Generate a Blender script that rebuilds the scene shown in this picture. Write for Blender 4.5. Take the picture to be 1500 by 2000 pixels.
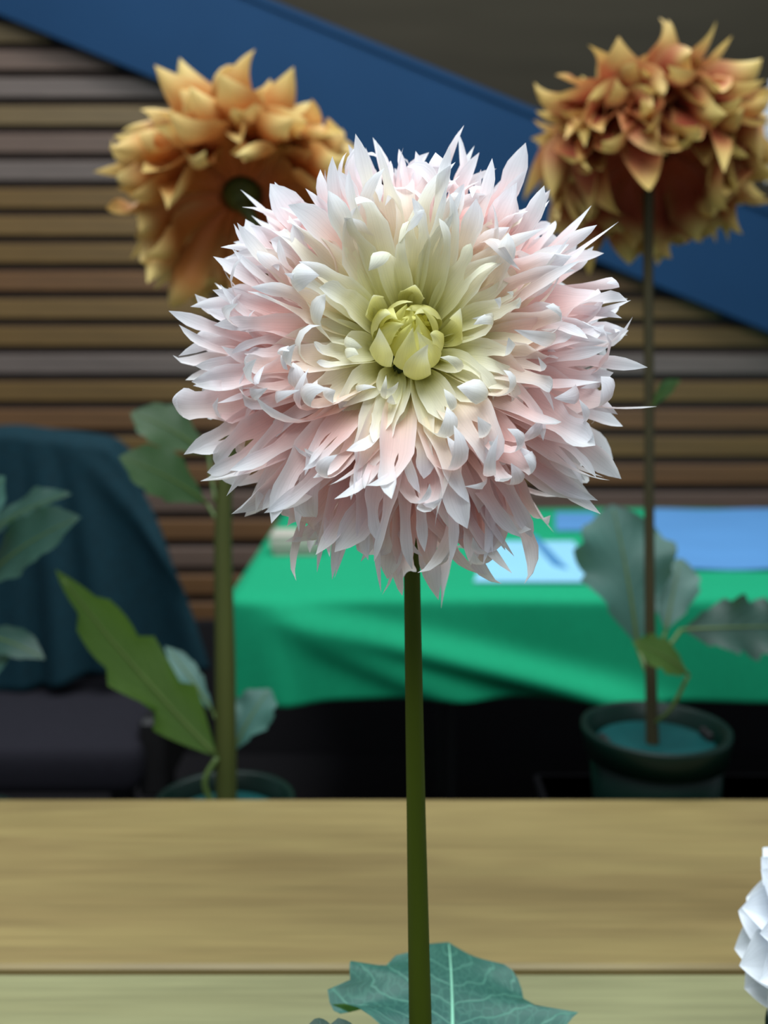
import bpy, math, random
from mathutils import Vector, Matrix

# ------------------------------------------------------------------ clearing
for o in list(bpy.data.objects):
    bpy.data.objects.remove(o)
scene = bpy.context.scene
COL = scene.collection
R = math.radians
F = 1900.0            # focal length in pixels of a 1500 x 2000 frame
CX, HY = 750.0, 700.0 # principal point: the horizon runs at y = 700
EYE = 1.25            # height of the lens above the floor

# ------------------------------------------------------------------ camera
cd = bpy.data.cameras.new('camera')
cd.sensor_fit = 'VERTICAL'
cd.sensor_height = 36.0
cd.sensor_width = 27.0
cd.lens = 36.0 * F / 2000.0
cd.shift_y = -(1000.0 - HY) / 2000.0
cd.clip_start = 0.01
cd.dof.use_dof = True
cd.dof.focus_distance = 0.485
cd.dof.aperture_fstop = 5.4
cam = bpy.data.objects.new('camera', cd)
cam.location = (0, 0, EYE)
cam.rotation_euler = (R(90), 0, 0)
COL.objects.link(cam)
scene.camera = cam

# ------------------------------------------------------------------ light
w = bpy.data.worlds.new('world')
scene.world = w
w.use_nodes = True
w.node_tree.nodes['Background'].inputs[0].default_value = (0.74, 0.88, 1.0, 1)
w.node_tree.nodes['Background'].inputs[1].default_value = 0.31


def area(name, loc, size, power, color, target):
    l = bpy.data.lights.new(name, 'AREA')
    l.shape = 'RECTANGLE'
    l.size, l.size_y = size
    l.energy = power
    l.color = color
    o = bpy.data.objects.new(name, l)
    o.location = loc
    d = Vector(target) - Vector(loc)
    o.rotation_euler = d.to_track_quat('-Z', 'Y').to_euler()
    COL.objects.link(o)


# the hall's ceiling lighting, above and behind the lens and above the back of the hall (both out of the picture)
area('ceiling_light_front_offscreen', (-0.15, -0.55, 3.5), (2.2, 1.8), 78, (0.90, 0.97, 1.0), (-0.1, 0.3, 1.0))
area('ceiling_light_back_offscreen', (0.2, 2.0, 3.5), (2.8, 0.8), 62, (0.90, 0.97, 1.0), (0.2, 2.0, 0.5))

scene.view_settings.view_transform = 'Standard'
scene.view_settings.look = 'None'
scene.view_settings.exposure = 0.44
scene.view_settings.gamma = 1.0
scene.view_settings.use_curve_mapping = False


# ------------------------------------------------------------------ helpers
def lin(c):
    return tuple(((v / 255.0) / 12.92 if v / 255.0 <= 0.04045 else ((v / 255.0 + 0.055) / 1.055) ** 2.4) for v in c)


def mixc(a, b, t):
    t = max(0.0, min(1.0, t))
    return tuple(a[i] + (b[i] - a[i]) * t for i in range(3))


def smooth(t):
    t = max(0.0, min(1.0, t))
    return t * t * (3 - 2 * t)


def at(px, py, d):
    """world point at distance d (along the view) seen at pixel px, py"""
    return Vector(((px - CX) / F * d, d, EYE - (py - HY) / F * d))


def mesh_obj(name, verts, faces, mat, parent=None, smooth_shade=True, cols=None, uvs=None):
    me = bpy.data.meshes.new(name)
    me.from_pydata([tuple(v) for v in verts], [], faces)
    if smooth_shade:
        me.polygons.foreach_set('use_smooth', [True] * len(me.polygons))
    if cols is not None:
        a = me.color_attributes.new('tint', 'FLOAT_COLOR', 'POINT')
        flat = []
        for c in cols:
            flat.extend((c[0], c[1], c[2], 1.0))
        a.data.foreach_set('color', flat)
    if uvs is not None:
        uv = me.uv_layers.new(name='UVMap')
        for li, lp in enumerate(me.loops):
            uv.data[li].uv = uvs[lp.vertex_index]
    me.materials.append(mat)
    me.update()
    o = bpy.data.objects.new(name, me)
    COL.objects.link(o)
    if parent is not None:
        o.parent = parent
    return o


def empty(name, loc):
    o = bpy.data.objects.new(name, None)
    o.location = loc
    o.empty_display_size = 0.02
    COL.objects.link(o)
    return o


def tag(o, label, cat, group=None):
    o['label'] = label
    o['category'] = cat
    if group:
        o['group'] = group
    return o


class MB:
    def __init__(self):
        self.v, self.f = [], []

    def box(self, lo, hi, bevel=0.0):
        x0, y0, z0 = lo
        x1, y1, z1 = hi
        b = bevel
        if b <= 0:
            n = len(self.v)
            self.v += [(x, y, z) for z in (z0, z1) for y in (y0, y1) for x in (x0, x1)]
            self.f += [tuple(n + i for i in q) for q in ((0, 2, 3, 1), (4, 5, 7, 6), (0, 1, 5, 4), (2, 6, 7, 3), (0, 4, 6, 2), (1, 3, 7, 5))]
            return self
        n = len(self.v)
        # chamfered box: 24 vertices
        idx = {}
        for sx in (0, 1):
            for sy in (0, 1):
                for sz in (0, 1):
                    for ax in range(3):
                        p = [x0 + b if sx == 0 else x1 - b, y0 + b if sy == 0 else y1 - b, z0 + b if sz == 0 else z1 - b]
                        p[ax] = (x0, y0, z0)[ax] if (sx, sy, sz)[ax] == 0 else (x1, y1, z1)[ax]
                        idx[(sx, sy, sz, ax)] = len(self.v)
                        self.v.append(tuple(p))
        for ax in range(3):
            o1, o2 = [a for a in range(3) if a != ax]
            for s in (0, 1):
                q = []
                for a, c in ((0, 0), (1, 0), (1, 1), (0, 1)):
                    k = [0, 0, 0]
                    k[ax], k[o1], k[o2] = s, a, c
                    q.append(idx[(k[0], k[1], k[2], ax)])
                self.f.append(tuple(q))
        for ax in range(3):
            o1, o2 = [a for a in range(3) if a != ax]
            for a in (0, 1):
                for c in (0, 1):
                    k0 = [0, 0, 0]
                    k0[o1], k0[o2] = a, c
                    k1 = list(k0)
                    k1[ax] = 1
                    self.f.append((idx[(*k0, o1)], idx[(*k1, o1)], idx[(*k1, o2)], idx[(*k0, o2)]))
        for sx in (0, 1):
            for sy in (0, 1):
                for sz in (0, 1):
                    self.f.append(tuple(idx[(sx, sy, sz, a)] for a in range(3)))
        return self

    def lathe(self, prof, c=(0, 0, 0), seg=40):
        n = len(self.v)
        for r, z in prof:
            for k in range(seg):
                a = 2 * math.pi * k / seg
                self.v.append((c[0] + r * math.cos(a), c[1] + r * math.sin(a), c[2] + z))
        for i in range(len(prof) - 1):
            for k in range(seg):
                k2 = (k + 1) % seg
                self.f.append((n + i * seg + k, n + i * seg + k2, n + (i + 1) * seg + k2, n + (i + 1) * seg + k))
        return self

    def tube(self, pts, radii, seg=12, cap=True):
        pts = [Vector(p) for p in pts]
        n0 = len(self.v)
        ref = Vector((0.31, 0.87, 0.2)).normalized()
        for i, p in enumerate(pts):
            t = (pts[min(i + 1, len(pts) - 1)] - pts[max(i - 1, 0)]).normalized()
            u = (ref - t * ref.dot(t)).normalized()
            ref = u
            v = t.cross(u)
            for k in range(seg):
                a = 2 * math.pi * k / seg
                self.v.append(tuple(p + (u * math.cos(a) + v * math.sin(a)) * radii[i]))
        for i in range(len(pts) - 1):
            for k in range(seg):
                k2 = (k + 1) % seg
                self.f.append((n0 + i * seg + k, n0 + i * seg + k2, n0 + (i + 1) * seg + k2, n0 + (i + 1) * seg + k))
        if cap:
            self.f.append(tuple(n0 + k for k in reversed(range(seg))))
            self.f.append(tuple(n0 + (len(pts) - 1) * seg + k for k in range(seg)))
        return self

    def build(self, name, mat, parent=None, sm=False):
        return mesh_obj(name, self.v, self.f, mat, parent, sm)


def spline(pts, n=24):
    """Catmull-Rom through the points"""
    pts = [Vector(p) for p in pts]
    P = [pts[0] * 2 - pts[1]] + pts + [pts[-1] * 2 - pts[-2]]
    out = []
    m = len(pts) - 1
    for s in range(n + 1):
        t = s / n * m
        i = min(int(t), m - 1)
        t -= i
        a, b, c, d = P[i], P[i + 1], P[i + 2], P[i + 3]
        out.append(0.5 * ((2 * b) + (c - a) * t + (2 * a - 5 * b + 4 * c - d) * t * t + (3 * b - a - 3 * c + d) * t ** 3))
    return out


# ------------------------------------------------------------------ materials
def new_mat(name):
    m = bpy.data.materials.new(name)
    m.use_nodes = True
    nt = m.node_tree
    return m, nt, nt.nodes['Principled BSDF']


def nd(nt, t, **kw):
    n = nt.nodes.new(t)
    for k, v in kw.items():
        setattr(n, k, v)
    return n


def plain(name, rgb, rough=0.7, var=0.12, scale=30.0, bump=0.0, coords='Object', stretch=(1, 1, 1), spec=0.4):
    m, nt, p = new_mat(name)
    tc = nd(nt, 'ShaderNodeTexCoord')
    mp = nd(nt, 'ShaderNodeMapping')
    mp.inputs['Scale'].default_value = stretch
    nz = nd(nt, 'ShaderNodeTexNoise')
    nz.inputs['Scale'].default_value = scale
    nz.inputs['Detail'].default_value = 5
    nt.links.new(tc.outputs[coords], mp.inputs[0])
    nt.links.new(mp.outputs[0], nz.inputs[0])
    rp = nd(nt, 'ShaderNodeValToRGB')
    c = lin(rgb)
    rp.color_ramp.elements[0].position = 0.3
    rp.color_ramp.elements[1].position = 0.7
    rp.color_ramp.elements[0].color = (*[v * (1 - var) for v in c], 1)
    rp.color_ramp.elements[1].color = (*[min(1, v * (1 + var)) for v in c], 1)
    nt.links.new(nz.outputs[0], rp.inputs[0])
    nt.links.new(rp.outputs[0], p.inputs['Base Color'])
    p.inputs['Roughness'].default_value = rough
    p.inputs['Specular IOR Level'].default_value = spec
    if bump:
        b = nd(nt, 'ShaderNodeBump')
        b.inputs['Strength'].default_value = bump
        b.inputs['Distance'].default_value = 0.002
        nt.links.new(nz.outputs[0], b.inputs['Height'])
        nt.links.new(b.outputs[0], p.inputs['Normal'])
    return m


def wood(name, stops, rough=0.4, sx=0.9, sy=14.0, fine=90.0, spec=0.35):
    m, nt, p = new_mat(name)
    tc = nd(nt, 'ShaderNodeTexCoord')
    mp = nd(nt, 'ShaderNodeMapping')
    mp.inputs['Scale'].default_value = (sx, sy, sy)
    nt.links.new(tc.outputs['Object'], mp.inputs[0])
    nz = nd(nt, 'ShaderNodeTexNoise')
    nz.inputs['Scale'].default_value = 1.6
    nz.inputs['Detail'].default_value = 4
    nz.inputs['Distortion'].default_value = 0.5
    nt.links.new(mp.outputs[0], nz.inputs[0])
    rp = nd(nt, 'ShaderNodeValToRGB')
    els = rp.color_ramp.elements
    while len(els) < len(stops):
        els.new(0.5)
    for e, (pos, c) in zip(els, stops):
        e.position = pos
        e.color = (*lin(c), 1)
    nt.links.new(nz.outputs[0], rp.inputs[0])
    mp2 = nd(nt, 'ShaderNodeMapping')
    mp2.inputs['Scale'].default_value = (4.0, fine, fine)
    nt.links.new(tc.outputs['Object'], mp2.inputs[0])
    n2 = nd(nt, 'ShaderNodeTexNoise')
    n2.inputs['Scale'].default_value = 2.0
    n2.inputs['Detail'].default_value = 6
    nt.links.new(mp2.outputs[0], n2.inputs[0])
    mr = nd(nt, 'ShaderNodeMapRange')
    mr.inputs['From Min'].default_value = 0.3
    mr.inputs['From Max'].default_value = 0.7
    mr.inputs['To Min'].default_value = 0.86
    mr.inputs['To Max'].default_value = 1.08
    nt.links.new(n2.outputs[0], mr.inputs[0])
    mx = nd(nt, 'ShaderNodeMix', data_type='RGBA', blend_type='MULTIPLY')
    mx.inputs[0].default_value = 1.0
    nt.links.new(rp.outputs[0], mx.inputs[6])
    nt.links.new(mr.outputs[0], mx.inputs[7])
    nt.links.new(mx.outputs[2], p.inputs['Base Color'])
    p.inputs['Roughness'].default_value = rough
    p.inputs['Specular IOR Level'].default_value = spec
    b = nd(nt, 'ShaderNodeBump')
    b.inputs['Strength'].default_value = 0.15
    b.inputs['Distance'].default_value = 0.001
    nt.links.new(n2.outputs[0], b.inputs['Height'])
    nt.links.new(b.outputs[0], p.inputs['Normal'])
    return m


def petal_mat(name, trans=0.3, rough=0.55, ribs=26.0, bump=0.25):
    """thin petal tissue: its own colour sits in the mesh attribute 'tint'"""
    m, nt, p = new_mat(name)
    out = nt.nodes['Material Output']
    at_ = nd(nt, 'ShaderNodeAttribute', attribute_name='tint')
    tc = nd(nt, 'ShaderNodeTexCoord')
    mp = nd(nt, 'ShaderNodeMapping')
    mp.inputs['Scale'].default_value = (ribs, 1.6, 1)
    nt.links.new(tc.outputs['UV'], mp.inputs[0])
    nz = nd(nt, 'ShaderNodeTexNoise')
    nz.inputs['Scale'].default_value = 1.0
    nz.inputs['Detail'].default_value = 3
    nt.links.new(mp.outputs[0], nz.inputs[0])
    mr = nd(nt, 'ShaderNodeMapRange')
    mr.inputs['From Min'].default_value = 0.3
    mr.inputs['From Max'].default_value = 0.7
    mr.inputs['To Min'].default_value = 0.93
    mr.inputs['To Max'].default_value = 1.03
    nt.links.new(nz.outputs[0], mr.inputs[0])
    mx = nd(nt, 'ShaderNodeMix', data_type='RGBA', blend_type='MULTIPLY')
    mx.inputs[0].default_value = 1.0
    nt.links.new(at_.outputs['Color'], mx.inputs[6])
    nt.links.new(mr.outputs[0], mx.inputs[7])
    b = nd(nt, 'ShaderNodeBump')
    b.inputs['Strength'].default_value = bump
    b.inputs['Distance'].default_value = 0.0008
    nt.links.new(nz.outputs[0], b.inputs['Height'])
    nt.links.new(mx.outputs[2], p.inputs['Base Color'])
    nt.links.new(b.outputs[0], p.inputs['Normal'])
    p.inputs['Roughness'].default_value = rough
    p.inputs['Specular IOR Level'].default_value = 0.3
    tr = nd(nt, 'ShaderNodeBsdfTranslucent')
    nt.links.new(mx.outputs[2], tr.inputs['Color'])
    ms = nd(nt, 'ShaderNodeMixShader')
    ms.inputs[0].default_value = trans
    nt.links.new(p.outputs[0], ms.inputs[1])
    nt.links.new(tr.outputs[0], ms.inputs[2])
    nt.links.new(ms.outputs[0], out.inputs['Surface'])
    return m


def leaf_mat(name, rgb, vein, trans=0.25, rough=0.5, nveins=7.0, strength=0.7):
    """leaf blade; side veins fork off the midrib in UV space (u across -1..1, v along)"""
    m, nt, p = new_mat(name)
    out = nt.nodes['Material Output']
    tc = nd(nt, 'ShaderNodeTexCoord')
    sp = nd(nt, 'ShaderNodeSeparateXYZ')
    nt.links.new(tc.outputs['UV'], sp.inputs[0])
    ab = nd(nt, 'ShaderNodeMath', operation='ABSOLUTE')
    nt.links.new(sp.outputs[0], ab.inputs[0])
    m1 = nd(nt, 'ShaderNodeMath', operation='MULTIPLY')
    m1.inputs[1].default_value = 0.42
    nt.links.new(ab.outputs[0], m1.inputs[0])
    sb = nd(nt, 'ShaderNodeMath', operation='SUBTRACT')
    nt.links.new(sp.outputs[1], sb.inputs[0])
    nt.links.new(m1.outputs[0], sb.inputs[1])
    nz = nd(nt, 'ShaderNodeTexNoise')
    nz.inputs['Scale'].default_value = 5.0
    nt.links.new(tc.outputs['UV'], nz.inputs[0])
    m3 = nd(nt, 'ShaderNodeMath', operation='MULTIPLY_ADD')
    m3.inputs[1].default_value = 0.10
    nt.links.new(nz.outputs[0], m3.inputs[0])
    nt.links.new(sb.outputs[0], m3.inputs[2])
    m2 = nd(nt, 'ShaderNodeMath', operation='MULTIPLY')
    m2.inputs[1].default_value = nveins
    nt.links.new(m3.outputs[0], m2.inputs[0])
    pp = nd(nt, 'ShaderNodeMath', operation='PINGPONG')
    pp.inputs[1].default_value = 0.5
    nt.links.new(m2.outputs[0], pp.inputs[0])
    mr = nd(nt, 'ShaderNodeMapRange')
    mr.inputs['From Min'].default_value = 0.0
    mr.inputs['From Max'].default_value = 0.07
    mr.inputs['To Min'].default_value = strength
    mr.inputs['To Max'].default_value = 0.0
    nt.links.new(pp.outputs[0], mr.inputs[0])
    vo = nd(nt, 'ShaderNodeTexVoronoi', feature='DISTANCE_TO_EDGE')
    vo.inputs['Scale'].default_value = 14
    nt.links.new(tc.outputs['UV'], vo.inputs[0])
    mr2 = nd(nt, 'ShaderNodeMapRange')
    mr2.inputs['From Max'].default_value = 0.10
    mr2.inputs['To Min'].default_value = strength * 0.35
    mr2.inputs['To Max'].default_value = 0.0
    nt.links.new(vo.outputs[0], mr2.inputs[0])
    mm = nd(nt, 'ShaderNodeMath', operation='MAXIMUM')
    nt.links.new(mr.outputs[0], mm.inputs[0])
    nt.links.new(mr2.outputs[0], mm.inputs[1])
    mx = nd(nt, 'ShaderNodeMix', data_type='RGBA')
    mx.inputs[6].default_value = (*lin(rgb), 1)
    mx.inputs[7].default_value = (*lin(vein), 1)
    nt.links.new(mm.outputs[0], mx.inputs[0])
    nt.links.new(mx.outputs[2], p.inputs['Base Color'])
    p.inputs['Roughness'].default_value = rough
    b = nd(nt, 'ShaderNodeBump')
    b.inputs['Strength'].default_value = 0.35
    b.inputs['Distance'].default_value = 0.001
    b.invert = True
    nt.links.new(mm.outputs[0], b.inputs['Height'])
    nt.links.new(b.outputs[0], p.inputs['Normal'])
    tr = nd(nt, 'ShaderNodeBsdfTranslucent')
    tr.inputs['Color'].default_value = (*lin((90, 140, 40)), 1)
    ms = nd(nt, 'ShaderNodeMixShader')
    ms.inputs[0].default_value = trans
    nt.links.new(p.outputs[0], ms.inputs[1])
    nt.links.new(tr.outputs[0], ms.inputs[2])
    nt.links.new(ms.outputs[0], out.inputs['Surface'])
    return m


M = {}
M['petal'] = petal_mat('pink_petal', 0.42)
M['orange_petal'] = petal_mat('orange_petal', 0.22, ribs=18)
M['white_petal'] = petal_mat('white_petal', 0.25, ribs=14)
M['stem'] = plain('stem_green', (60, 72, 8), 0.6, 0.2, 40, stretch=(1, 1, 0.08), spec=0.15)
M['stem_dark'] = plain('stem_dark', (54, 48, 24), 0.6, 0.25, 40, stretch=(1, 1, 0.08))
M['stem_olive'] = plain('stem_olive', (62, 68, 24), 0.6, 0.2, 40, stretch=(1, 1, 0.08))
M['calyx'] = plain('calyx_green', (70, 80, 30), 0.6, 0.2, 60)
M['leaf_teal'] = leaf_mat('leaf_teal', (46, 102, 94), (104, 170, 148))
M['leaf_rib'] = plain('leaf_rib', (140, 205, 175), 0.5, 0.08, 40)
M['leaf_green'] = leaf_mat('leaf_green', (62, 90, 26), (84, 112, 48), 0.3)
M['leaf_rib_green'] = plain('leaf_rib_green', (78, 98, 46), 0.5, 0.08, 40)
M['leaf_mid'] = leaf_mat('leaf_mid', (48, 76, 40), (70, 100, 62), 0.25)
M['leaf_grey'] = leaf_mat('leaf_grey', (54, 94, 85), (72, 112, 102), 0.15)
M['leaf_deep'] = leaf_mat('leaf_deep', (28, 60, 50), (52, 88, 78), 0.15)
M['pot'] = plain('pot_plastic', (4, 27, 21), 0.4, 0.1, 20, spec=0.2)
M['pot_disc'] = plain('pot_disc', (8, 62, 62), 0.45, 0.15, 25, spec=0.2)
M['table_wood'] = wood('table_wood', [(0.28, (124, 105, 66)), (0.45, (136, 117, 75)), (0.56, (146, 128, 82)), (0.72, (130, 111, 70))], sy=8.0)
M['pale_wood'] = wood('pale_wood', [(0.3, (134, 131, 93)), (0.5, (144, 143, 104)), (0.7, (138, 136, 97))], sy=8.0)
M['dark_leg'] = plain('dark_metal', (40, 40, 42), 0.4, 0.1)
M['black'] = plain('black_cloth', (8, 7, 9), 0.95, 0.2, 60, spec=0.05)
M['carpet'] = plain('carpet', (34, 32, 34), 1.0, 0.25, 200, spec=0.1)
M['upper_wall'] = plain('upper_wall', (44, 40, 32), 0.9, 0.12, 3, stretch=(0.4, 1, 3), spec=0.1)
M['gap'] = plain('wall_batten', (58, 46, 41), 0.9, 0.15, 10)
M['blue'] = plain('blue_panel', (20, 50, 80), 0.8, 0.04, 4, spec=0.12)
M['cloth_green'] = plain('green_cloth', (16, 146, 102), 0.85, 0.05, 80, bump=0.1, spec=0.2)
M['teal_cloth'] = plain('teal_cloth', (4, 37, 46), 0.85, 0.15, 60, bump=0.15, spec=0.2)
M['chair_fabric'] = plain('chair_fabric', (27, 25, 32), 0.9, 0.12, 120, bump=0.1, spec=0.2)
M['chair_leg'] = plain('chair_leg', (22, 20, 20), 0.5, 0.1)
M['paper_blue'] = plain('paper_blue', (80, 134, 186), 0.7, 0.04, 6)
M['paper_pale'] = plain('paper_pale', (136, 192, 218), 0.7, 0.04, 6)
M['strip_blue'] = plain('strip_blue', (70, 130, 178), 0.5, 0.05, 10)
M['box_top'] = plain('box_card', (176, 168, 156), 0.7, 0.06, 20)
slat_tones = [(92, 74, 64), (98, 80, 52), (96, 72, 36), (96, 66, 38), (94, 82, 76), (100, 76, 40)]
for i, c in enumerate(slat_tones):
    c2 = tuple(int(v * 0.84) for v in c)
    c3 = tuple(min(255, int(v * 1.1)) for v in c)
    M['slat%d' % i] = wood('slat_wood_%d' % i, [(0.3, c2), (0.52, c), (0.72, c3)], 0.55, sx=0.7, sy=10, fine=60)

# ================================================================== THE SETTING
WY = 3.10      # face of the slatted wall
floor = MB().box((-4.5, -2.5, -0.1), (4.5, 3.4, 0.0)).build('floor', M['carpet'])
floor['kind'] = 'structure'
wall = MB().box((-4.5, WY + 0.06, 0.0), (4.5, WY + 0.26, 3.2)).build('wall_back', M['upper_wall'])
wall['kind'] = 'structure'


def band_z(x, lower):
    """height of the blue band's edge at wall position x (band face at WY - 0.06)"""
    d = WY - 0.06
    px = CX + x / d * F
    py = (28 + 0.412 * px) if lower else (-214 + 0.4125 * px)
    return EYE - (py - HY) / F * d


def band_x(z, lower=True):
    lo, hi = -6.0, 6.0
    for _ in range(50):
        mid = 0.5 * (lo + hi)
        if band_z(mid, lower) > z:
            lo = mid
        else:
            hi = mid
    return lo


rng = random.Random(4)
pitch = 53.9 / F * WY
SLAT0 = 0.42
nsl = 0
z = EYE - (1215 - HY) / F * WY
# dark batten board behind the slats, cut along the blue band
xl = -4.4
zt = min(3.1, band_z(xl, True) + 0.03)
bx = [(xl, SLAT0), (4.4, SLAT0), (4.4, max(SLAT0 + 0.01, band_z(4.4, True) + 0.03)), (xl, zt)]
zz = band_x(3.07)
poly = [(xl, SLAT0), (band_x(SLAT0 - 0.0), SLAT0), (zz, 3.1), (xl, 3.1)]
v = [(x, WY + 0.02, q) for x, q in poly] + [(x, WY + 0.06, q) for x, q in poly]
n = len(poly)
f = [tuple(range(n)), tuple(reversed(range(n, 2 * n)))] + [(i, n + i, n + (i + 1) % n, (i + 1) % n) for i in range(n)]
mesh_obj('batten_board', v, f, M['gap'], wall, False)
tone_seq = [3, 3, 0, 3, 0, 3, 2, 3, 2, 4, 2, 5, 3, 2, 5, 2, 4, 0, 1, 4, 0, 1, 4, 0, 2, 3]
while z < 3.0:
    z0, z1 = z, z + pitch * 0.70
    x1 = band_x(z1) + 0.12
    x1 = min(x1, 4.4)
    if x1 > xl + 0.1:
        s = MB().box((0, 0, 0), (x1 - xl, 0.028, z1 - z0), 0.004).build('slat', M['slat%d' % tone_seq[nsl % len(tone_seq)]], wall)
        s.location = (xl, WY + rng.uniform(-0.003, 0.003) - 0.004, z0)
    nsl += 1
    z += pitch
# black plinth panel under the slats
pl = MB().box((-4.4, WY - 0.02, 0.0), (4.4, WY + 0.06, SLAT0), 0.004).build('baseboard_back', M['carpet'])
pl['kind'] = 'structure'

# blue sloping stair stringer
xa, xb = -4.4, 4.4


def prism(name, pts, y0, y1, mat, parent=None):
    n = len(pts)
    v = [(x, y0, q) for x, q in pts] + [(x, y1, q) for x, q in pts]
    f = [tuple(range(n)), tuple(reversed(range(n, 2 * n)))] + [(i, n + i, n + (i + 1) % n, (i + 1) % n) for i in range(n)]
    return mesh_obj(name, v, f, mat, parent, False)


trim = prism('trim_1', [(xa, band_z(xa, True)), (xb, band_z(xb, True)), (xb, band_z(xb, False)), (xa, band_z(xa, False))], WY - 0.06, WY + 0.061, M['blue'])
trim['kind'] = 'structure'
e = 0.018
prism('edge_strip', [(xa, band_z(xa, False) - e), (xb, band_z(xb, False) - e), (xb, band_z(xb, False) + 0.006), (xa, band_z(xa, False) + 0.006)], WY - 0.068, WY + 0.05, M['blue'], trim)

# ================================================================== TABLES
TZ = EYE - 0.498


def plank_table(name, y0, y1, x0, x1, mat, label, thick=0.03):
    t = tag(empty(name, (0, (y0 + y1) / 2, 0)), label, 'table')
    cy = (y0 + y1) / 2
    MB().box((x0, y0 - cy, TZ - thick), (x1, y1 - cy, TZ), 0.003).build('tabletop', mat, t)
    for lx in (x0 + 0.08, x1 - 0.08):
        for ly in (y0 - cy + 0.05, y1 - cy - 0.05):
            MB().tube([(lx, ly, 0.0), (lx, ly, TZ - thick + 0.002)], [0.016, 0.016], 10).build('leg', M['dark_leg'], t)
    return t


plank_table('trestle_table', 0.7975, 1.10, -1.1, 1.1, M['table_wood'], 'golden brown wooden table with streaky grain, in front of the orange dahlias')
plank_table('trestle_table', 0.33, 0.7885, -1.0, 1.0, M['pale_wood'], 'pale wooden table top that the pink dahlia stands on')

# low bench behind, under a black cloth
BZ = EYE - 0.70
bench = tag(empty('display_bench', (0, 1.31, 0)), 'low black covered bench behind the wooden table', 'bench')
MB().box((-1.1, -0.19, BZ - 0.03), (1.1, 0.19, BZ), 0.004).build('bench_top', M['black'], bench)
for lx in (-0.95, 0.95):
    MB().box((lx - 0.02, -0.17, 0.0), (lx + 0.02, 0.17, BZ - 0.028), 0.003).build('trestle', M['black'], bench)
CR0, CR1 = EYE - 0.603, 0.0
crate = tag(empty('display_block', (0.46, 1.28, BZ)), 'black riser block under the pot of the red-brown dahlia', 'block')
MB().box((-0.24, -0.13, 0), (0.34, 0.13, CR0 - BZ), 0.004).build('riser_body', M['black'], crate)
MB().box((-0.243, -0.133, CR0 - BZ - 0.012), (0.343, 0.133, CR0 - BZ), 0.003).build('riser_lid', M['black'], crate)

# green covered table in front of the wall
GX0, GX1, GY0, GY1, GZ = -0.29, 2.2, 1.84, 2.92, EYE - 0.45
gt = tag(empty('folding_table', ((GX0 + GX1) / 2, (GY0 + GY1) / 2, 0)), 'long folding table under the green cloth', 'table')
hx, hy = (GX1 - GX0) / 2, (GY1 - GY0) / 2
MB().box((-hx + 0.01, -hy + 0.01, GZ - 0.035), (hx - 0.01, hy - 0.01, GZ - 0.006), 0.003).build('tabletop', M['chair_leg'], gt)
for lx in (-hx + 0.45, hx - 0.2):
    for ly in (-hy + 0.5, hy - 0.12):
        MB().tube([(lx, ly, 0), (lx, ly, GZ - 0.034)], [0.015, 0.015], 8).build('leg', M['chair_leg'], gt)


def green_cloth():
    nx, nt_, ns = 130, 20, 22
    over = 0.186
    V, Fc = [], []
    rows = []
    for j in range(nt_ + 1):          # top, from the back to the front edge
        y = GY1 + (GY0 - GY1) * j / nt_
        rows.append(('t', y, 0.0))
    for j in range(1, ns + 1):
        rows.append(('s', GY0, over * j / ns))
    for kind, y, d in rows:
        for i in range(nx + 1):
            x = GX0 + (GX1 - GX0) * i / nx
            zz = GZ
            yy = y
            if kind == 't':
                zz += 0.0015 * math.sin(x * 9 + y * 7)
                if y < GY0 + 0.03:
                    k = 1 - (y - GY0) / 0.03
                    zz -= 0.004 * k * k
            else:
                t = d / over
                # long swag folds sweeping from the left corner down to the right
                a1 = math.exp(-((d - (0.02 + 0.25 * (x + 0.22))) / 0.028) ** 2) * smooth((x + 0.24) / 0.1) * (1 - smooth((x - 0.40) / 0.2))
                a2 = math.exp(-((d - (0.06 + 0.42 * (x + 0.16))) / 0.03) ** 2) * smooth((x + 0.2) / 0.08) * (1 - smooth((x - 0.15) / 0.12))
                a3 = math.exp(-((x + 0.20 - 0.10 * d) / 0.05) ** 2)
                a4 = 0.4 * math.sin(x * 11 + d * 6) + 0.3 * math.sin(x * 23 - d * 14)
                yy = GY0 - 0.004 - t ** 0.6 * (0.012 + 0.052 * a1 + 0.030 * a2 + 0.040 * a3 + 0.008 * a4)
                zz = GZ - 0.004 - d + 0.006 * t * math.sin(x * 5 + 0.6)
            V.append((x, yy, zz))
    w_ = nx + 1
    for j in range(len(rows) - 1):
        for i in range(nx):
            Fc.append((j * w_ + i, j * w_ + i + 1, (j + 1) * w_ + i + 1, (j + 1) * w_ + i))
    # left end panel of the cloth
    n0 = len(V)
    mm = 40
    for j in range(13):
        d = over * j / 12
        for i in range(mm + 1):
            y = GY0 + (GY1 - GY0) * i / mm
            V.append((GX0 - 0.002 - 0.012 * (j / 12) ** 0.7 * (1 + 0.8 * math.sin(y * 22)), y - 0.012 * (j / 12) * (1 if i == 0 else 0), GZ - d))
    for j in range(12):
        for i in range(mm):
            Fc.append((n0 + j * (mm + 1) + i, n0 + j * (mm + 1) + i + 1, n0 + (j + 1) * (mm + 1) + i + 1, n0 + (j + 1) * (mm + 1) + i))
    o = mesh_obj('tablecloth', V, Fc, M['cloth_green'])
    md = o.modifiers.new('thick', 'SOLIDIFY')
    md.thickness = 0.002
    md.offset = 0
    return o


tag(green_cloth(), 'bright green tablecloth with swag folds hanging over the front', 'tablecloth')


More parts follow.
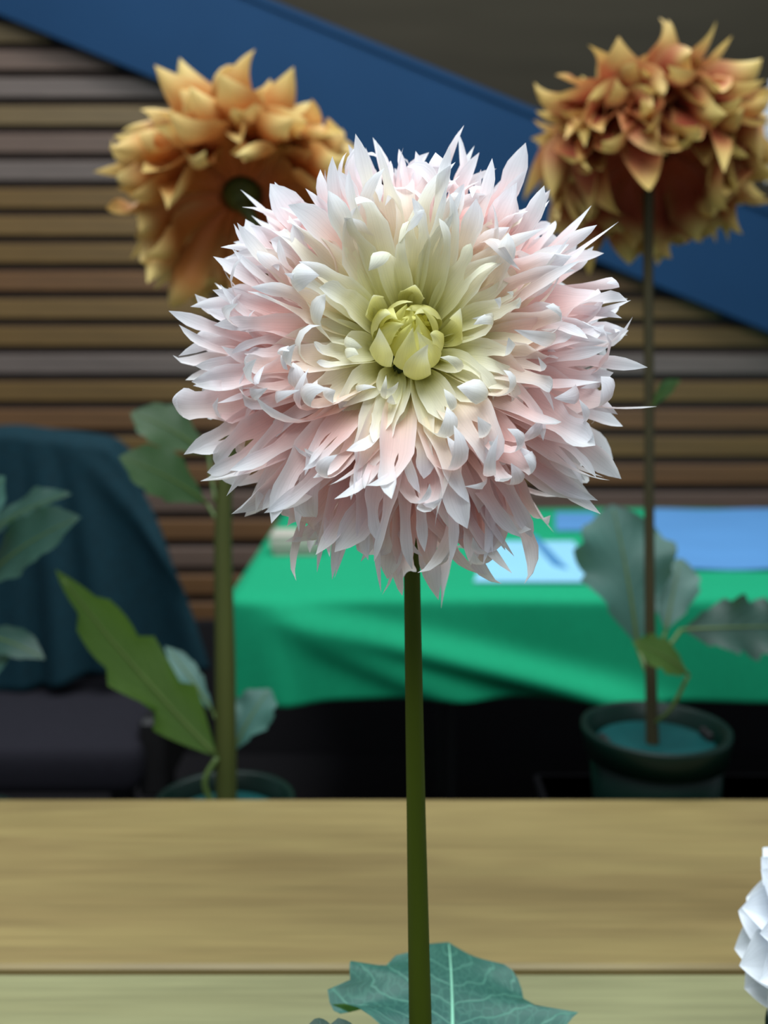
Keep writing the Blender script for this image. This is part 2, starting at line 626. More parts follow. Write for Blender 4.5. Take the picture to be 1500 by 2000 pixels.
def sheet(name, corners, mat, label, cat, thick=0.003, lift=0.0035, wavy=0.0, group=None):
    """flat sheet on the green table; corners given in pixels of the table plane"""
    pts = []
    for px, py in corners:
        d = (EYE - GZ) * F / (py - HY)
        pts.append(at(px, py, d))
    nn = 10
    V, Fc = [], []
    for lay in (0, 1):
        for j in range(nn + 1):
            for i in range(nn + 1):
                a = pts[0].lerp(pts[1], i / nn)
                b = pts[3].lerp(pts[2], i / nn)
                p = a.lerp(b, j / nn)
                V.append((p.x, p.y, GZ + lift + lay * thick + wavy * (0.5 + 0.5 * math.sin(i * 1.1 + j * 0.7))))
    W_ = nn + 1
    off = W_ * W_
    for j in range(nn):
        for i in range(nn):
            q = (j * W_ + i, j * W_ + i + 1, (j + 1) * W_ + i + 1, (j + 1) * W_ + i)
            Fc.append(tuple(reversed(q)))
            Fc.append(tuple(off + k for k in q))
    ring = [i for i in range(W_)] + [j * W_ + nn for j in range(1, W_)] + [nn * W_ + i for i in range(nn - 1, -1, -1)] + [j * W_ for j in range(nn - 1, 0, -1)]
    for k in range(len(ring)):
        a, b = ring[k], ring[(k + 1) % len(ring)]
        Fc.append((a, b, off + b, off + a))
    return tag(mesh_obj(name, V, Fc, mat, None, False), label, cat)


sheet('paper_sheet', [(1282, 1118), (1640, 1118), (1600, 1000), (1262, 1000)], M['paper_blue'], 'large light blue paper sheet lying on the green tablecloth', 'paper', wavy=0.004)
sheet('paper_sheet', [(925, 1142), (1180, 1142), (1120, 1062), (960, 1062)], M['paper_pale'], 'pale cyan paper sheet below the pink dahlia, near the cloth edge', 'paper')
sheet('blue_strip', [(1080, 1110), (1108, 1118), (1050, 1056), (1030, 1050)], M['strip_blue'], 'slim blue strip lying across the pale cyan paper', 'blue_strip', lift=0.007)  # thin strip, a deeper blue than the pale sheet beneath it
sheet('paper_sheet', [(1085, 1040), (1180, 1040), (1160, 1005), (1085, 1005)], M['paper_blue'], 'small blue paper between the pink dahlia and the teal leaf', 'paper')
pb = at(572, 1088, (EYE - GZ) * F / 388)
bx_ = tag(empty('card_box', (pb.x, pb.y, GZ + 0.002)), 'small beige box on the green tablecloth', 'box')
MB().box((-0.046, 0.006, 0), (0.056, 0.066, 0.018), 0.002).build('box_base', M['box_top'], bx_)
MB().box((-0.052, -0.002, 0.016), (0.062, 0.072, 0.05), 0.003).build('box_lid', M['box_top'], bx_)

# ================================================================== ARMCHAIR AND CLOTH
ch = tag(empty('armchair', (-0.80, 2.1, 0)), 'dark padded high-backed chair under the teal cloth', 'chair')
SZ = 0.52


def cushion(lo, hi, r, name, mat, parent, seg=6):
    """rounded box"""
    lo, hi = Vector(lo), Vector(hi)
    c, h = (lo + hi) / 2, (hi - lo) / 2
    V, Fc = [], []
    n_ = 8
    for ax in range(3):
        for s in (-1, 1):
            b0 = len(V)
            for i in range(n_ + 1):
                for j in range(n_ + 1):
                    q = [0, 0, 0]
                    q[ax] = s
                    q[(ax + 1) % 3] = math.sin((i / n_ * 2 - 1) * math.pi / 2)
                    q[(ax + 2) % 3] = math.sin((j / n_ * 2 - 1) * math.pi / 2) * s
                    p = Vector((q[0] * h.x, q[1] * h.y, q[2] * h.z))
                    inner = Vector((max(-h.x + r, min(h.x - r, p.x)), max(-h.y + r, min(h.y - r, p.y)), max(-h.z + r, min(h.z - r, p.z))))
                    d = p - inner
                    if d.length > 1e-9:
                        p = inner + d.normalized() * r
                    V.append(tuple(c + p))
            for i in range(n_):
                for j in range(n_):
                    Fc.append((b0 + i * (n_ + 1) + j, b0 + (i + 1) * (n_ + 1) + j, b0 + (i + 1) * (n_ + 1) + j + 1, b0 + i * (n_ + 1) + j + 1))
    return mesh_obj(name, V, Fc, mat, parent)


cushion((-0.34, -0.27, SZ - 0.10), (0.34, 0.22, SZ), 0.035, 'seat', M['chair_fabric'], ch)
cushion((-0.33, 0.12, SZ - 0.08), (0.19, 0.22, 1.065), 0.045, 'backrest', M['chair_fabric'], ch)
for s in (-1, 1):
    for yy in (-0.2, 0.17):
        MB().box((s * 0.29 - 0.02, yy - 0.02, 0), (s * 0.29 + 0.02, yy + 0.02, SZ - 0.06), 0.003).build('leg', M['chair_leg'], ch)
for s in (-1, 1):
    MB().box((s * 0.35 - 0.025, -0.22, SZ - 0.12), (s * 0.35 + 0.025, 0.2, SZ + 0.03), 0.008).build('armrest', M['chair_leg'], ch)


def drape():
    """teal cloth hung over the backrest: it runs up the back, over the top and down the front"""
    V, Fc = [], []
    na, nx = 70, 60
    X0, X1 = -0.37, 0.225
    top = 1.07
    for i in range(na + 1):
        for j in range(nx + 1):
            u = j / nx
            x = X0 + (X1 - X0) * u
            # the shoulder of the backrest slopes off at both ends
            edge = max(0.0, (abs(x + 0.075) - 0.13) / 0.17)
            tz = top - 0.055 * min(1.0, edge) ** 1.6 - 0.10 * max(0.0, edge - 0.72) - 0.006 * math.sin(x * 24)
            s = i / na            # 0 front hem -> 1 back hem
            hem = SZ + 0.012 + 0.05 * smooth((x + 0.05) / 0.25) + 0.01 * math.sin(x * 17)
            fold = 0.026 * math.sin(x * 34 + 1.2) + 0.014 * math.sin(x * 61 + 0.4)
            if s < 0.6:
                t = s / 0.6
                zz = hem + (tz - hem) * t
                flare = (1 - t) ** 1.0
                y = 0.105 - 0.012 - flare * 0.05 - abs(fold) * (0.3 + flare) * (1 - t ** 6) - 0.02 * math.exp(-((x - 0.1 - 0.25 * (1 - t)) / 0.03) ** 2) * (1 - t ** 5)
                xx = x + 0.20 * flare ** 0.75 * u * u
            elif s < 0.72:
                t = (s - 0.6) / 0.12
                y = 0.093 + 0.145 * t
                zz = tz + 0.02 * math.sin(math.pi * t)
                xx = x
            else:
                t = (s - 0.72) / 0.28
                zz = tz - 0.4 * t
                y = 0.238 + abs(fold) * t
                xx = x
            V.append((ch.location.x + xx, ch.location.y + y, zz))
    w_ = nx + 1
    for i in range(na):
        for j in range(nx):
            Fc.append((i * w_ + j, i * w_ + j + 1, (i + 1) * w_ + j + 1, (i + 1) * w_ + j))
    o = mesh_obj('draped_cloth', V, Fc, M['teal_cloth'])
    md = o.modifiers.new('thick', 'SOLIDIFY')
    md.thickness = 0.004
    return o


tag(drape(), 'dark teal cloth draped in folds over the chair back', 'cloth')


# ================================================================== POTS
def pot(loc, r, h, label, lip=0.006, disc_drop=0.018, group=None):
    p = tag(empty('plant_pot', loc), label, 'pot', group)
    rb = r * 0.86
    MB().lathe([(0.0, 0.0), (rb - 0.004, 0.0), (rb, 0.004), (r - 0.004, h - 0.03), (r - 0.004 - 0.0025, h - 0.028), (rb - 0.004, 0.008), (0.0, 0.008)], seg=48).build('pot_wall', M['pot'], p, True)
    MB().lathe([(r - 0.0075, h - 0.034), (r + 0.001, h - 0.034), (r + lip, h - 0.004), (r + lip, h), (r + lip - 0.003, h + 0.001), (r - 0.003, h - 0.001), (r - 0.0075, h - 0.034)], seg=48).build('rim', M['pot'], p, True)
    MB().lathe([(0.0, h - disc_drop), (r - 0.018, h - disc_drop), (r - 0.012, h - disc_drop - 0.002), (r - 0.007, h - disc_drop - 0.012), (r - 0.02, h - disc_drop - 0.014), (0.0, h - disc_drop - 0.014)], seg=48).build('lid', M['pot_disc'], p, True)
    for k in range(2):
        a = math.pi * k + 0.15
        MB().box((-0.012, -0.004, 0), (0.012, 0.004, 0.012), 0.002).build('clip', M['chair_leg'], p).matrix_local = Matrix.Translation((math.cos(a) * (r - 0.018), math.sin(a) * (r - 0.018), h - disc_drop - 0.002)) @ Matrix.Rotation(a + math.pi / 2, 4, 'Z')
    return p


# ================================================================== PETALS, LEAVES
def petal(name, mat, parent, phi, r0, z0, L, Wd, a0, a1, bend, cup, lobes, colf, rnd, body_frac=0.72, claw=0.4, shape='lacini', roll=0.0, nb=8, nc=8):
    """one petal of a bloom whose axis is +Z.  a0/a1: angle from the axis at base/tip.
    lobes: list of (c0, c1, length, yaw, pitch, twist)"""
    V, C, U, Fc = [], [], [], []
    T = Vector((math.sin(a0), 0, math.cos(a0)))
    P = Vector((r0, 0, z0))
    us = body_frac
    rows = []
    frames = []
    ph = rnd.uniform(0, 6.28)
    rip = rnd.uniform(0.3, 1.0) * 0.05
    side = rnd.uniform(-1, 1) * 0.06 * L
    for i in range(nb + 1):
        u = i / nb * us
        a = a0 + (a1 - a0) * (u / us) ** bend
        T = Vector((math.sin(a), 0, math.cos(a)))
        if i > 0:
            P = P + T * (L * us / nb)
        N = Vector((-T.z, 0, T.x))
        B = Vector((0, 1, 0))
        th = roll * u
        B2 = B * math.cos(th) + N * math.sin(th)
        N2 = N * math.cos(th) - B * math.sin(th)
        frames.append((P.copy(), T.copy(), N2, B2))
        q = u / us
        if shape == 'lacini':
            wv = claw + (1 - claw) * smooth(q / 0.75)
        elif shape == 'broad':
            wv = claw + (1 - claw) * math.sin(min(1.0, q / 0.85) * math.pi / 2)
        row = []
        for c in range(nc + 1):
            x = (c / nc * 2 - 1)
            hh = cup * (x * x) * (1 - 0.35 * q) + rip * math.sin(q * 9 + ph + x * 2) * abs(x) * q
            p = P + B2 * (x * wv * Wd / 2 + side * q * q) + N2 * (hh * Wd / 2)
            row.append(len(V))
            V.append(p)
            U.append((x * 0.5 + 0.5, u))
            C.append(colf(u, x, 0.0))
        rows.append(row)
    for i in range(nb):
        for c in range(nc):
            Fc.append((rows[i][c], rows[i][c + 1], rows[i + 1][c + 1], rows[i + 1][c]))
    P, T, N, B = frames[-1]
    base_row = rows[-1]
    for (c0, c1, ln, yaw, pit, tw) in lobes:
        ids = base_row[c0:c1 + 1]
        k = c1 - c0
        pts0 = [V[i].copy() for i in ids]
        mid = sum(pts0, Vector()) / len(pts0)
        offs = [p - mid for p in pts0]
        xm = (c0 + c1) / nc - 1
        t_, n_, b_ = T.copy(), N.copy(), B.copy()
        lo = [(o.dot(t_), o.dot(n_), o.dot(b_)) for o in offs]
        pos = mid.copy()
        prev = ids
        ns = 7
        lead = rnd.uniform(0.0, 0.22)
        for s in range(1, ns + 1):
            tt = s / ns
            m = Matrix.Rotation(yaw / ns, 3, n_) @ Matrix.Rotation(pit / ns * (0.5 + tt), 3, b_) @ Matrix.Rotation(tw / ns, 3, t_)
            t_, n_, b_ = (m @ t_).normalized(), (m @ n_).normalized(), (m @ b_).normalized()
            pos = pos + t_ * (ln / ns)
            if shape == 'broad':
                sc = max(0.0, 1 - tt ** 1.25)
            else:
                sc = (1 - tt ** 2.3) ** 0.8 * (1 - 0.42 * math.sin(math.pi * min(1.0, tt * 1.55))) * (1 + lead * math.sin(math.pi * tt))
            u = us + (1 - us) * tt
            if s == ns:
                tip = len(V)
                V.append(pos)
                U.append((xm * 0.5 + 0.5, 1.0))
                C.append(colf(1.0, xm, 1.0))
                for c in range(k):
                    Fc.append((prev[c], prev[c + 1], tip))
            else:
                cur = []
                for c in range(k + 1):
                    x = c0 + c
                    xx = x / nc * 2 - 1
                    lt, lnn, lb = lo[c]
                    edge = (c / k * 2 - 1)
                    p = pos + t_ * lt * sc + n_ * (lnn * sc + 0.10 * abs(lo[-1][2] - lo[0][2]) * edge * edge * sc) + b_ * lb * sc
                    cur.append(len(V))
                    V.append(p)
                    U.append((xx * 0.5 + 0.5, u))
                    C.append(colf(u, xx, tt))
                for c in range(k):
                    Fc.append((prev[c], prev[c + 1], cur[c + 1], cur[c]))
                prev = cur
    o = mesh_obj(name, V, Fc, mat, parent, True, C, U)
    o.rotation_euler = (0, 0, phi)
    return o


def axis_frame(axis, up=Vector((0, 0, 1))):
    """matrix whose Z is the bloom axis and whose X points as far up as it can"""
    zc = Vector(axis).normalized()
    xc = (up - zc * up.dot(zc)).normalized()
    yc = zc.cross(xc)
    return Matrix((xc, yc, zc)).transposed().to_4x4()


def flower_head(name, loc, axis, mat, parent, r=0.024):
    """receptacle: a shallow dome on a green cup; petals are its children"""
    o = MB().lathe([(0.0, 0.012), (r * 0.5, 0.010), (r * 0.85, 0.003), (r, -0.006), (r * 0.85, -0.016), (r * 0.5, -0.024), (0.008, -0.030), (0.0, -0.032)], seg=24).build(name, mat, parent, True)
    o.matrix_local = Matrix.Translation(Vector(loc) - (parent.location if parent else Vector())) @ axis_frame(axis)
    return o


def stem(parent, pts, radii, mat, n=30, seg=14):
    q = spline(pts, n)
    rr = []
    for i in range(n + 1):
        t = i / n * (len(radii) - 1)
        k = min(int(t), len(radii) - 2)
        rr.append(radii[k] + (radii[k + 1] - radii[k]) * (t - k))
    return MB().tube([p - parent.location for p in q], rr, seg).build('stem', mat, parent, True)


def leaf(parent, base, tip, Wd, nrm, mat, ribmat, rnd, teeth=6, depth=0.28, arc=0.05, cup=0.15, wave=0.05, side=0.0, fat=0.55, curl=0.0, petiole=None, ribr=0.0018, twist=0.0, fwd=0.10):
    base, tip = Vector(base) - parent.location, Vector(tip) - parent.location
    ax = tip - base
    L = ax.length
    t0 = ax.normalized()
    nrm = Vector(nrm)
    nrm = (nrm - t0 * nrm.dot(t0)).normalized()
    lat0 = t0.cross(nrm)
    per = 5
    nu, nv = teeth * per, 8
    V, U, Fc, cen = [], [], [], []
    ph = rnd.uniform(0, 6.28)
    amp = [[rnd.uniform(0.5, 1.15) for _ in range(teeth + 1)] for _ in (0, 1)]
    for i in range(nu + 1):
        u = i / nu
        c = base + ax * u + nrm * (arc * L * 4 * u * (1 - u)) + lat0 * (side * L * math.sin(math.pi * u)) - nrm * (curl * L * u * u)
        cen.append(c)
        k = math.log(0.5) / math.log(fat if fat != 0.5 else 0.5)
        sh = max(0.0, math.sin(math.pi * u ** k)) ** 0.95
        th = twist * (u - 0.3)
        lat = lat0 * math.cos(th) + nrm * math.sin(th)
        nr = nrm * math.cos(th) - lat0 * math.sin(th)
        for j in range(nv + 1):
            v = j / nv * 2 - 1
            sd = 0 if v < 0 else 1
            fr = (u * teeth) % 1.0
            if i % per == 0 and i > 0:
                fr = 1.0
            tooth = 1 - depth * amp[sd][min(teeth, int(u * teeth - 1e-6))] * (1 - fr ** 0.8)
            wv = sh * (1 + (tooth - 1) * abs(v) ** 2) * Wd / 2
            hh = cup * v * v * Wd / 2 * sh + wave * Wd * math.sin(u * teeth * 3.1 + ph + (2 if v > 0 else 0)) * v * v * sh
            p = c + lat * (v * wv) + nr * hh + t0 * (abs(v) * fwd * Wd * sh)
            V.append(p)
            U.append((v, u))
    W_ = nv + 1
    for i in range(nu):
        for j in range(nv):
            Fc.append((i * W_ + j, i * W_ + j + 1, (i + 1) * W_ + j + 1, (i + 1) * W_ + j))
    o = mesh_obj('leaf', V, Fc, mat, parent, True, None, U)
    m = MB()
    m.tube([c + nrm * 0.0004 for c in cen[:-1]], [ribr * (1 - 0.8 * k / nu) for k in range(nu)], 6)
    m.build('midrib', ribmat, o, True)
    if petiole:
        pts = [Vector(p) - parent.location for p in petiole] + [base]
        q = spline(pts, 10)
        MB().tube(q, [ribr * 1.25] * len(q), 8).build('petiole', ribmat, o, True)
    return o


# ------------------------------------------------------------------ the pink laciniated dahlia
GA = math.pi * (3 - math.sqrt(5))
c_bud = lin((240, 237, 152))
c_cream = lin((253, 249, 226))
c_yel = lin((252, 244, 182))
c_pink = lin((250, 221, 217))
c_rose = lin((249, 206, 199))
c_peach = lin((250, 206, 170))
c_tip = lin((246, 247, 251))


def pink_dahlia():
    rnd = random.Random(21)
    SD = 0.548
    foot = at(828, HY + (EYE - TZ) * F / SD, SD)
    t = tag(empty('dahlia', (foot.x, foot.y, TZ + 0.02)), 'pale pink shaggy dahlia with split petals and yellow centre', 'flower')
    O = at(800, 684, 0.522)
    tilt = R(20)
    axis = Vector((-0.02, -math.cos(tilt), math.sin(tilt)))
    head = flower_head('flower_head', O, axis, M['calyx'], t, 0.026)
    A = axis.normalized()
    p0 = O - A * 0.026
    stem(t, [p0, p0 - A * 0.02 + Vector((0, 0, -0.012)), at(803, 980, SD + 0.012), at(806, 1200, SD), at(813, 1600, SD), at(821, 2000, SD), Vector((foot.x, foot.y, TZ + 0.02))],
         [0.0055, 0.0045, 0.0046, 0.0048, 0.0055, 0.0066, 0.007], M['stem'], 40)
    N = 296
    for i in range(N):
        k = i / (N - 1)
        phi = i * GA + rnd.uniform(-0.12, 0.12)
        up = math.cos(phi)          # +1: points up on the bloom
        j = rnd.uniform(-1, 1)
        if k < 0.13:                # closed bud
            q = k / 0.13
            r0 = 0.001 + 0.015 * q
            z0 = 0.015 - 0.007 * q
            L = 0.027 + 0.022 * q + 0.003 * j
            Wd = 0.008 + 0.006 * q
            a0, a1 = R(18 + 36 * q), R(-30 + 22 * q + 8 * j)
            lob = [(0, 8, L * 0.52, rnd.uniform(-.4, .4), -0.7 + 0.9 * q * rnd.random(), rnd.uniform(-.6, .6))]
            bf, cup, bend = 0.55, 0.5, 1.0
            hook = False
        elif k < 0.27:              # small unfurling petals around the bud
            q = (k - 0.13) / 0.14
            r0, z0 = 0.016 + 0.006 * q, 0.007 - 0.005 * q
            L = 0.046 + 0.030 * q + 0.006 * j + 0.026 * max(0, up)
            Wd = 0.016 + 0.004 * q
            a0 = R(28 + 14 * q + 5 * j)
            a1 = R(52 + 26 * q + 12 * j - 20 * max(0, up) + 10 * max(0, -up))
            bf, cup, bend = rnd.uniform(0.5, 0.65), rnd.uniform(0.4, 0.9), 1.3
            hook = rnd.random() < (0.8 if up < 0.25 else 0.2)
            lob = None
        else:
            q = (k - 0.27) / 0.73
            r0, z0 = 0.021 + 0.006 * q, 0.002 - 0.016 * q
            L = 0.080 + 0.028 * min(1, q * 1.6) + 0.007 * j
            L *= (1.0 - 0.05 * q) * (1.0 + 0.03 * max(0, -up))
            Wd = rnd.uniform(0.015, 0.026)
            a0 = R(38 + 60 * q + 7 * rnd.uniform(-1, 1))
            a1 = R(60 + 68 * q + 12 * rnd.uniform(-1, 1) - 8 * up - 10 * max(0, up) * (1 - q))
            bf, cup, bend = rnd.uniform(0.46, 0.70), rnd.uniform(0.3, 1.0), rnd.uniform(0.9, 1.9)
            hook = rnd.random() < (0.14 if up > 0.2 else (0.5 if q < 0.35 else 0.3))
            lob = None
        if lob is None:
            nl = rnd.choice((1, 2, 2, 2, 2, 3))
            lob = []
            cuts = {1: [0, 8], 2: [0, rnd.choice((3, 4, 4, 5)), 8], 3: [0, 3, 5, 8]}[nl]
            for a_, b_ in zip(cuts[:-1], cuts[1:]):
                xm = (a_ + b_) / 8 - 1
                ln = L * (1 - bf) * rnd.uniform(0.7, 1.15)
                yaw = -xm * rnd.uniform(0.1, 1.3) + rnd.gauss(0, 0.3)
                pit = rnd.gauss(0, 0.55)
                if hook:
                    pit = rnd.choice((-1, -1, 1)) * rnd.uniform(1.2, 3.0)
                    yaw += rnd.uniform(-0.9, 0.9)
                    ln *= 1.15
                tw = rnd.gauss(0, 0.8)
                lob.append((a_, b_, ln, yaw, pit, tw))
        inner = 1 - smooth((k - 0.08) / (0.36 + 0.10 * max(0, up)))
        warm = rnd.uniform(0, 1)
        body = mixc(mixc(c_pink, c_rose, warm), c_cream, smooth(inner * 1.25))
        base = mixc(mixc(c_peach, c_yel, smooth(1 - (k - 0.2) / 0.4)), c_bud, smooth(inner * 1.1))
        tipc = mixc(c_tip, lin((240, 236, 150)), 1 - smooth((k - 0.06) / 0.12))
        if k < 0.13:
            body, base = mixc(c_bud, c_yel, 0.35), c_bud

        def colf(u, x, tt, body=body, base=base, tipc=tipc, k=k):
            c = mixc(base, body, smooth(u / 0.62))
            c = mixc(c, tipc, smooth((u - 0.62) / 0.34))
            return mixc(c, tipc, 0.35 * abs(x) ** 3 * smooth(u * 2))
        petal('petal', M['petal'], head, phi, r0, z0, L, Wd, a0, a1, bend, cup, lob, colf, rnd, bf, 0.45, shape='broad' if k < 0.13 else 'lacini', roll=rnd.uniform(-0.7, 0.7) if k > 0.1 else 0)
    # leaves at the foot of the stem
    lb = at(884, 2085, 0.572)
    lr = random.Random(12)
    leaf(t, lb, at(876, 1840, 0.70), 0.162, (0.05, -0.75, 0.65), M['leaf_teal'], M['leaf_rib'], lr, 6, 0.42, 0.05, -0.04, 0.06, 0.0, 0.45, petiole=[at(824, 2200, SD), at(850, 2140, SD + 0.01)], ribr=0.0016, fwd=-0.08)
    leaf(t, at(770, 2150, 0.54), at(556, 2040, 0.56), 0.05, (0, -0.3, 0.95), M['leaf_deep'], M['leaf_rib_green'], lr, 5, 0.25, 0.08, 0.1, 0.05, petiole=[at(822, 2190, SD)])
    return t, foot


pink, pfoot = pink_dahlia()
pot((pfoot.x, pfoot.y, TZ), 0.066, 0.075, 'green plastic pot holding the pink dahlia', lip=0.005)


# ------------------------------------------------------------------ the two orange dahlias seen from behind
def orange_dahlia(label, head_px, depth, axis, Lmax, Wmax, tone, stem_px, foot_z, rad, smat, seed, N=120, reflex=60):
    rnd = random.Random(seed)
    fx = at(stem_px[-1][0], stem_px[-1][1], depth)
    t = tag(empty('dahlia', (fx.x, fx.y, foot_z)), label, 'flower')
    O = at(*head_px, depth)
    A = Vector(axis).normalized()
    head = flower_head('flower_head', O, A, M['calyx'], t, 0.024)
    p0 = O - A * 0.028
    pts = [p0] + [at(px, py, depth - (0.02 if n_ else 0.03)) for n_, (px, py) in enumerate(stem_px)]
    pts.append(Vector((pts[-1].x, pts[-1].y, foot_z)))
    stem(t, pts, rad, smat, 36)
    base_c, mid_c, tip_c = [lin(c) for c in tone]
    for i in range(N):
        k = i / (N - 1)
        phi = i * GA + rnd.uniform(-0.15, 0.15)
        j = rnd.uniform(-1, 1)
        r0, z0 = 0.004 + 0.026 * k ** 0.6, 0.014 - 0.026 * k
        L = Lmax * (0.45 + 0.55 * smooth(k / 0.45)) * (1 + 0.18 * j)
        Wd = Wmax * (0.55 + 0.45 * smooth(k / 0.4)) * rnd.uniform(0.7, 1.2)
        a0 = R(6 + 88 * k + 9 * rnd.uniform(-1, 1))
        a1 = a0 + R(-20 + (20 + reflex) * smooth(k / 0.55) + 22 * rnd.uniform(-1, 1))
        pit = rnd.gauss(-0.5, 0.8) if k > 0.25 else -0.2
        lob = [(0, 8, L * 0.42, rnd.gauss(0, .4), pit, rnd.gauss(0, 0.8))]
        wv = rnd.uniform(0, 1)
        tc = mixc(tip_c, mid_c, 0.3 * wv)

        def colf(u, x, tt, tc=tc):
            c = mixc(base_c, mid_c, smooth(u / 0.6))
            return mixc(c, tc, max(smooth((u - 0.62) / 0.28), 0.4 * abs(x) ** 3))
        petal('petal', M['orange_petal'], head, phi, r0, z0, L, Wd, a0, a1, rnd.uniform(1.1, 2.2), rnd.uniform(0.3, 1.1), lob, colf, rnd, 0.62, 0.4, shape='broad', roll=rnd.gauss(0, 0.8), nb=6)
    return t, rnd, fx


DB = 1.21
# left one
tl, rnd, fl = orange_dahlia('golden orange dahlia seen from behind, against the slatted wall', (474, 374), DB,
                            (0.0, 0.74, 0.67), 0.138, 0.052, ((190, 100, 52), (202, 126, 62), (232, 206, 132)),
                            [(496, 440), (510, 600), (450, 880), (436, 1030), (440, 1300), (442, 1560)], BZ + 0.10,
                            [0.008, 0.008, 0.008, 0.009, 0.0105, 0.0125, 0.013, 0.013], M['stem_olive'], 5, N=190, reflex=66)
leaf(tl, at(405, 985, DB), at(232, 892, DB - 0.05), 0.075, (0.3, -0.7, 0.6), M['leaf_mid'], M['leaf_rib_green'], rnd, 5, 0.2, 0.08, 0.12, 0.03, petiole=[at(432, 1030, DB - 0.02)])
leaf(tl, at(408, 890, DB + 0.03), at(255, 806, DB + 0.02), 0.07, (0.3, -0.7, 0.6), M['leaf_mid'], M['leaf_rib_green'], rnd, 5, 0.16, 0.08, 0.12, 0.03, petiole=[at(420, 980, DB)])
leaf(tl, at(425, 1478, DB - 0.03), at(108, 1112, DB - 0.08), 0.082, (0.55, -0.75, 0.3), M['leaf_green'], M['leaf_rib_green'], rnd, 4, 0.7, -0.05, 0.25, 0.07, fat=0.42, petiole=[at(425, 1590, DB - 0.03), at(400, 1530, DB - 0.035)], ribr=0.003)
leaf(tl, at(455, 1470, DB), at(528, 1345, DB + 0.04), 0.07, (-0.3, -0.6, 0.7), M['leaf_grey'], M['leaf_rib_green'], rnd, 5, 0.25, 0.06, 0.1, 0.05, petiole=[at(443, 1540, DB - 0.02)])
leaf(tl, at(418, 1395, DB + 0.02), at(322, 1262, DB + 0.06), 0.034, (0.1, -0.5, 0.8), M['leaf_grey'], M['leaf_rib_green'], rnd, 5, 0.25, 0.06, 0.1, 0.05, petiole=[at(440, 1440, DB - 0.02)])
pot((fl.x, DB - 0.015, BZ), 0.08, EYE - BZ - 0.542, 'green pot half hidden behind the wooden table, under the golden orange dahlia')

# right one
tr_, rnd, fr_ = orange_dahlia('red-brown dahlia with folded yellow petal tips, on a dark straight stem', (1268, 285), DB,
                              (0.03, 0.56, 0.83), 0.136, 0.052, ((172, 74, 50), (180, 88, 62), (220, 196, 118)),
                              [(1268, 330), (1266, 520), (1268, 800), (1268, 1000), (1270, 1250), (1274, 1440)], CR0 + 0.10,
                              [0.0075, 0.0065, 0.0062, 0.006, 0.006, 0.0065, 0.008, 0.009], M['stem_dark'], 11, N=230, reflex=92)
leaf(tr_, at(1268, 800, DB - 0.02), at(1330, 742, DB - 0.05), 0.030, (0, -0.6, 0.8), M['leaf_mid'], M['leaf_rib_green'], rnd, 4, 0.15, 0.05, 0.2, 0.03)
leaf(tr_, at(1245, 1262, DB + 0.03), at(1195, 985, DB + 0.10), 0.14, (0.1, -0.95, 0.25), M['leaf_grey'], M['leaf_rib_green'], rnd, 5, 0.22, 0.05, 0.06, 0.08, fat=0.55, petiole=[at(1270, 1330, DB - 0.02)], ribr=0.0025)
leaf(tr_, at(1300, 1235, DB + 0.06), at(1330, 1090, DB + 0.12), 0.07, (-0.2, -0.6, 0.6), M['leaf_grey'], M['leaf_rib_green'], rnd, 4, 0.2, 0.05, 0.1, 0.08, petiole=[at(1272, 1300, DB - 0.02)])
leaf(tr_, at(1330, 1230, DB + 0.02), at(1570, 1225, DB + 0.04), 0.085, (0, -0.85, 0.5), M['leaf_deep'], M['leaf_rib_green'], rnd, 6, 0.34, 0.04, 0.1, 0.09, fat=0.5, petiole=[at(1272, 1310, DB - 0.02)])
leaf(tr_, at(1345, 1318, DB - 0.06), at(1235, 1255, DB - 0.09), 0.048, (0.1, -0.7, 0.6), M['leaf_green'], M['leaf_rib_green'], rnd, 4, 0.3, 0.08, 0.1, 0.05, petiole=[at(1274, 1415, DB - 0.02), at(1310, 1385, DB - 0.05)])
pot((fr_.x, DB - 0.015, CR0), 0.084, EYE - CR0 - 0.452, 'green pot with teal lid, under the red-brown dahlia')

# leafy plant that reaches in from the left
lp = tag(empty('dahlia_plant', at(-95, HY + 0.70 / DB * F, DB)), 'dark green leafy plant beside the golden orange dahlia', 'plant')
lpx = at(-95, 1400, DB)
stem(lp, [at(-100, 900, DB), at(-95, 1200, DB), at(-95, 1500, DB), Vector((lpx.x, lpx.y, BZ + 0.1))], [0.007, 0.008, 0.009, 0.01], M['stem_olive'])
leaf(lp, at(-40, 1150, DB), at(158, 1010, DB - 0.05), 0.09, (-0.3, -0.7, 0.6), M['leaf_deep'], M['leaf_rib_green'], rnd, 6, 0.2, 0.08, 0.15, 0.04, petiole=[at(-95, 1250, DB)])
leaf(lp, at(-60, 1080, DB + 0.05), at(140, 965, DB + 0.03), 0.075, (-0.1, -0.4, 0.9), M['leaf_deep'], M['leaf_rib_green'], rnd, 6, 0.2, 0.08, 0.15, 0.05, petiole=[at(-96, 1160, DB)])
leaf(lp, at(-70, 1080, DB - 0.02), at(10, 930, DB - 0.04), 0.075, (-0.1, -0.8, 0.5), M['leaf_grey'], M['leaf_rib_green'], rnd, 6, 0.2, 0.08, 0.15, 0.05, petiole=[at(-96, 1140, DB)])
leaf(lp, at(-60, 1245, DB), at(88, 1288, DB - 0.05), 0.045, (0.1, -0.6, 0.8), M['leaf_deep'], M['leaf_rib_green'], rnd, 5, 0.2, 0.12, 0.1, 0.04, petiole=[at(-95, 1300, DB)])
leaf(lp, at(-70, 1390, DB), at(22, 1280, DB - 0.04), 0.05, (0.1, -0.7, 0.7), M['leaf_grey'], M['leaf_rib_green'], rnd, 5, 0.2, 0.12, 0.1, 0.04, petiole=[at(-95, 1420, DB)])
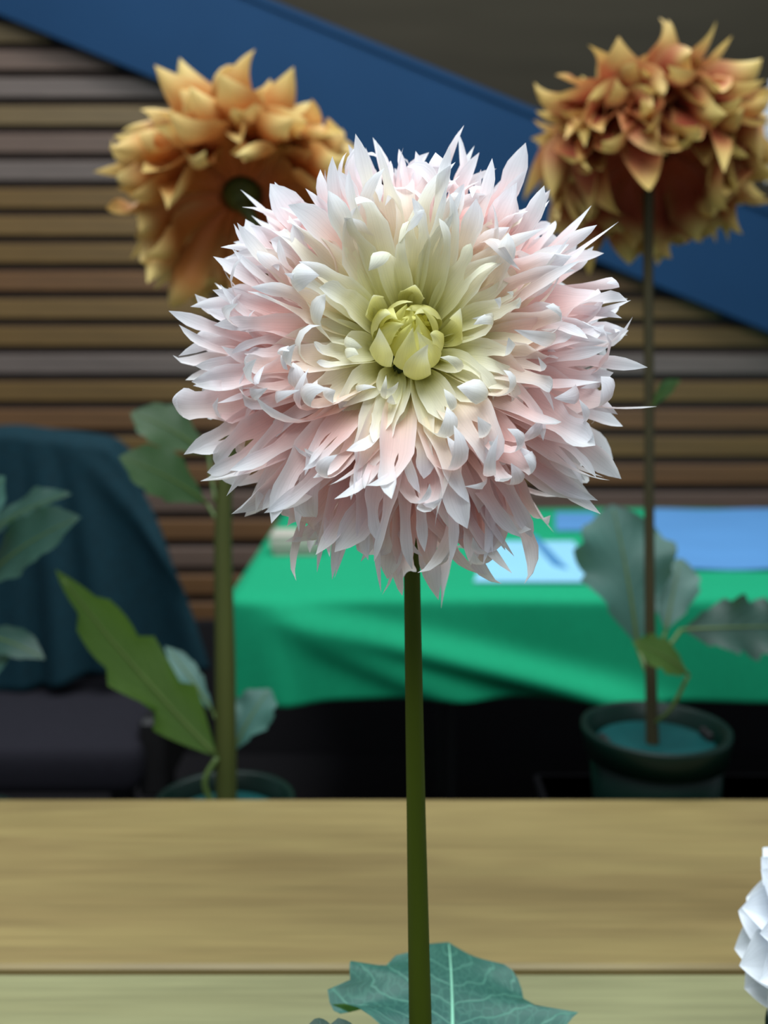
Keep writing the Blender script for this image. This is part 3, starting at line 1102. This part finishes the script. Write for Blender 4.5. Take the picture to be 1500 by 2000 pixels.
pot((lpx.x, lpx.y, BZ), 0.08, 0.12, 'green pot under the leafy plant beside the teal cloth')


# ------------------------------------------------------------------ white dahlias at the right edge
def white_dahlia(label, head_px, depth, axis, Rr, foot_z, seed, N=84):
    rnd = random.Random(seed)
    O = at(*head_px, depth)
    t = tag(empty('dahlia', (O.x, O.y + 0.01, foot_z)), label, 'flower')
    A = Vector(axis).normalized()
    head = flower_head('flower_head', O, A, M['calyx'], t, Rr * 0.24)
    stem(t, [O - A * 0.025, O - A * 0.045 + Vector((0, 0, -0.01)), Vector((O.x, O.y + 0.01, foot_z))], [0.004, 0.004, 0.005], M['stem'], 16)
    ca, cb = lin((226, 232, 242)), lin((236, 241, 248))
    for i in range(N):
        k = i / (N - 1)
        phi = i * GA + rnd.uniform(-0.1, 0.1)
        L = Rr * (0.35 + 0.47 * smooth(k / 0.5)) * rnd.uniform(0.93, 1.07)
        Wd = Rr * 0.48 * (0.45 + 0.55 * smooth(k / 0.4))
        a0 = R(8 + 92 * k)
        a1 = a0 + R(-24 + 60 * k)

        def colf(u, x, tt):
            return mixc(ca, cb, u)
        lob = [(0, 8, L * 0.3, rnd.uniform(-.15, .15), rnd.uniform(-0.4, 0.2), rnd.uniform(-.2, .2))]
        petal('petal', M['white_petal'], head, phi, Rr * (0.04 + 0.2 * k ** .6), 0.008 - 0.018 * k, L, Wd, a0, a1, 1.4, rnd.uniform(0.3, 0.6), lob, colf, rnd, 0.70, 0.4, shape='broad', roll=rnd.uniform(-.2, .2), nb=6)
    return t, O


wd, Ow = white_dahlia('cool white dahlia low over the pale table top', (1690, 1850), 0.60, (-0.2, -0.6, 0.7), 0.076, TZ + 0.02, 3)
pot((Ow.x, Ow.y + 0.01, TZ), 0.05, 0.07, 'small green pot under the low white dahlia', lip=0.004)
wd2, Ow2 = white_dahlia('white dahlia peeping out beside the red-brown dahlia', (1650, 236), 1.30, (0.1, 0.5, 0.8), 0.118, CR0 + 0.08, 8)
pot((Ow2.x, Ow2.y + 0.01, CR0), 0.06, 0.12, 'green pot under the tall white dahlia')
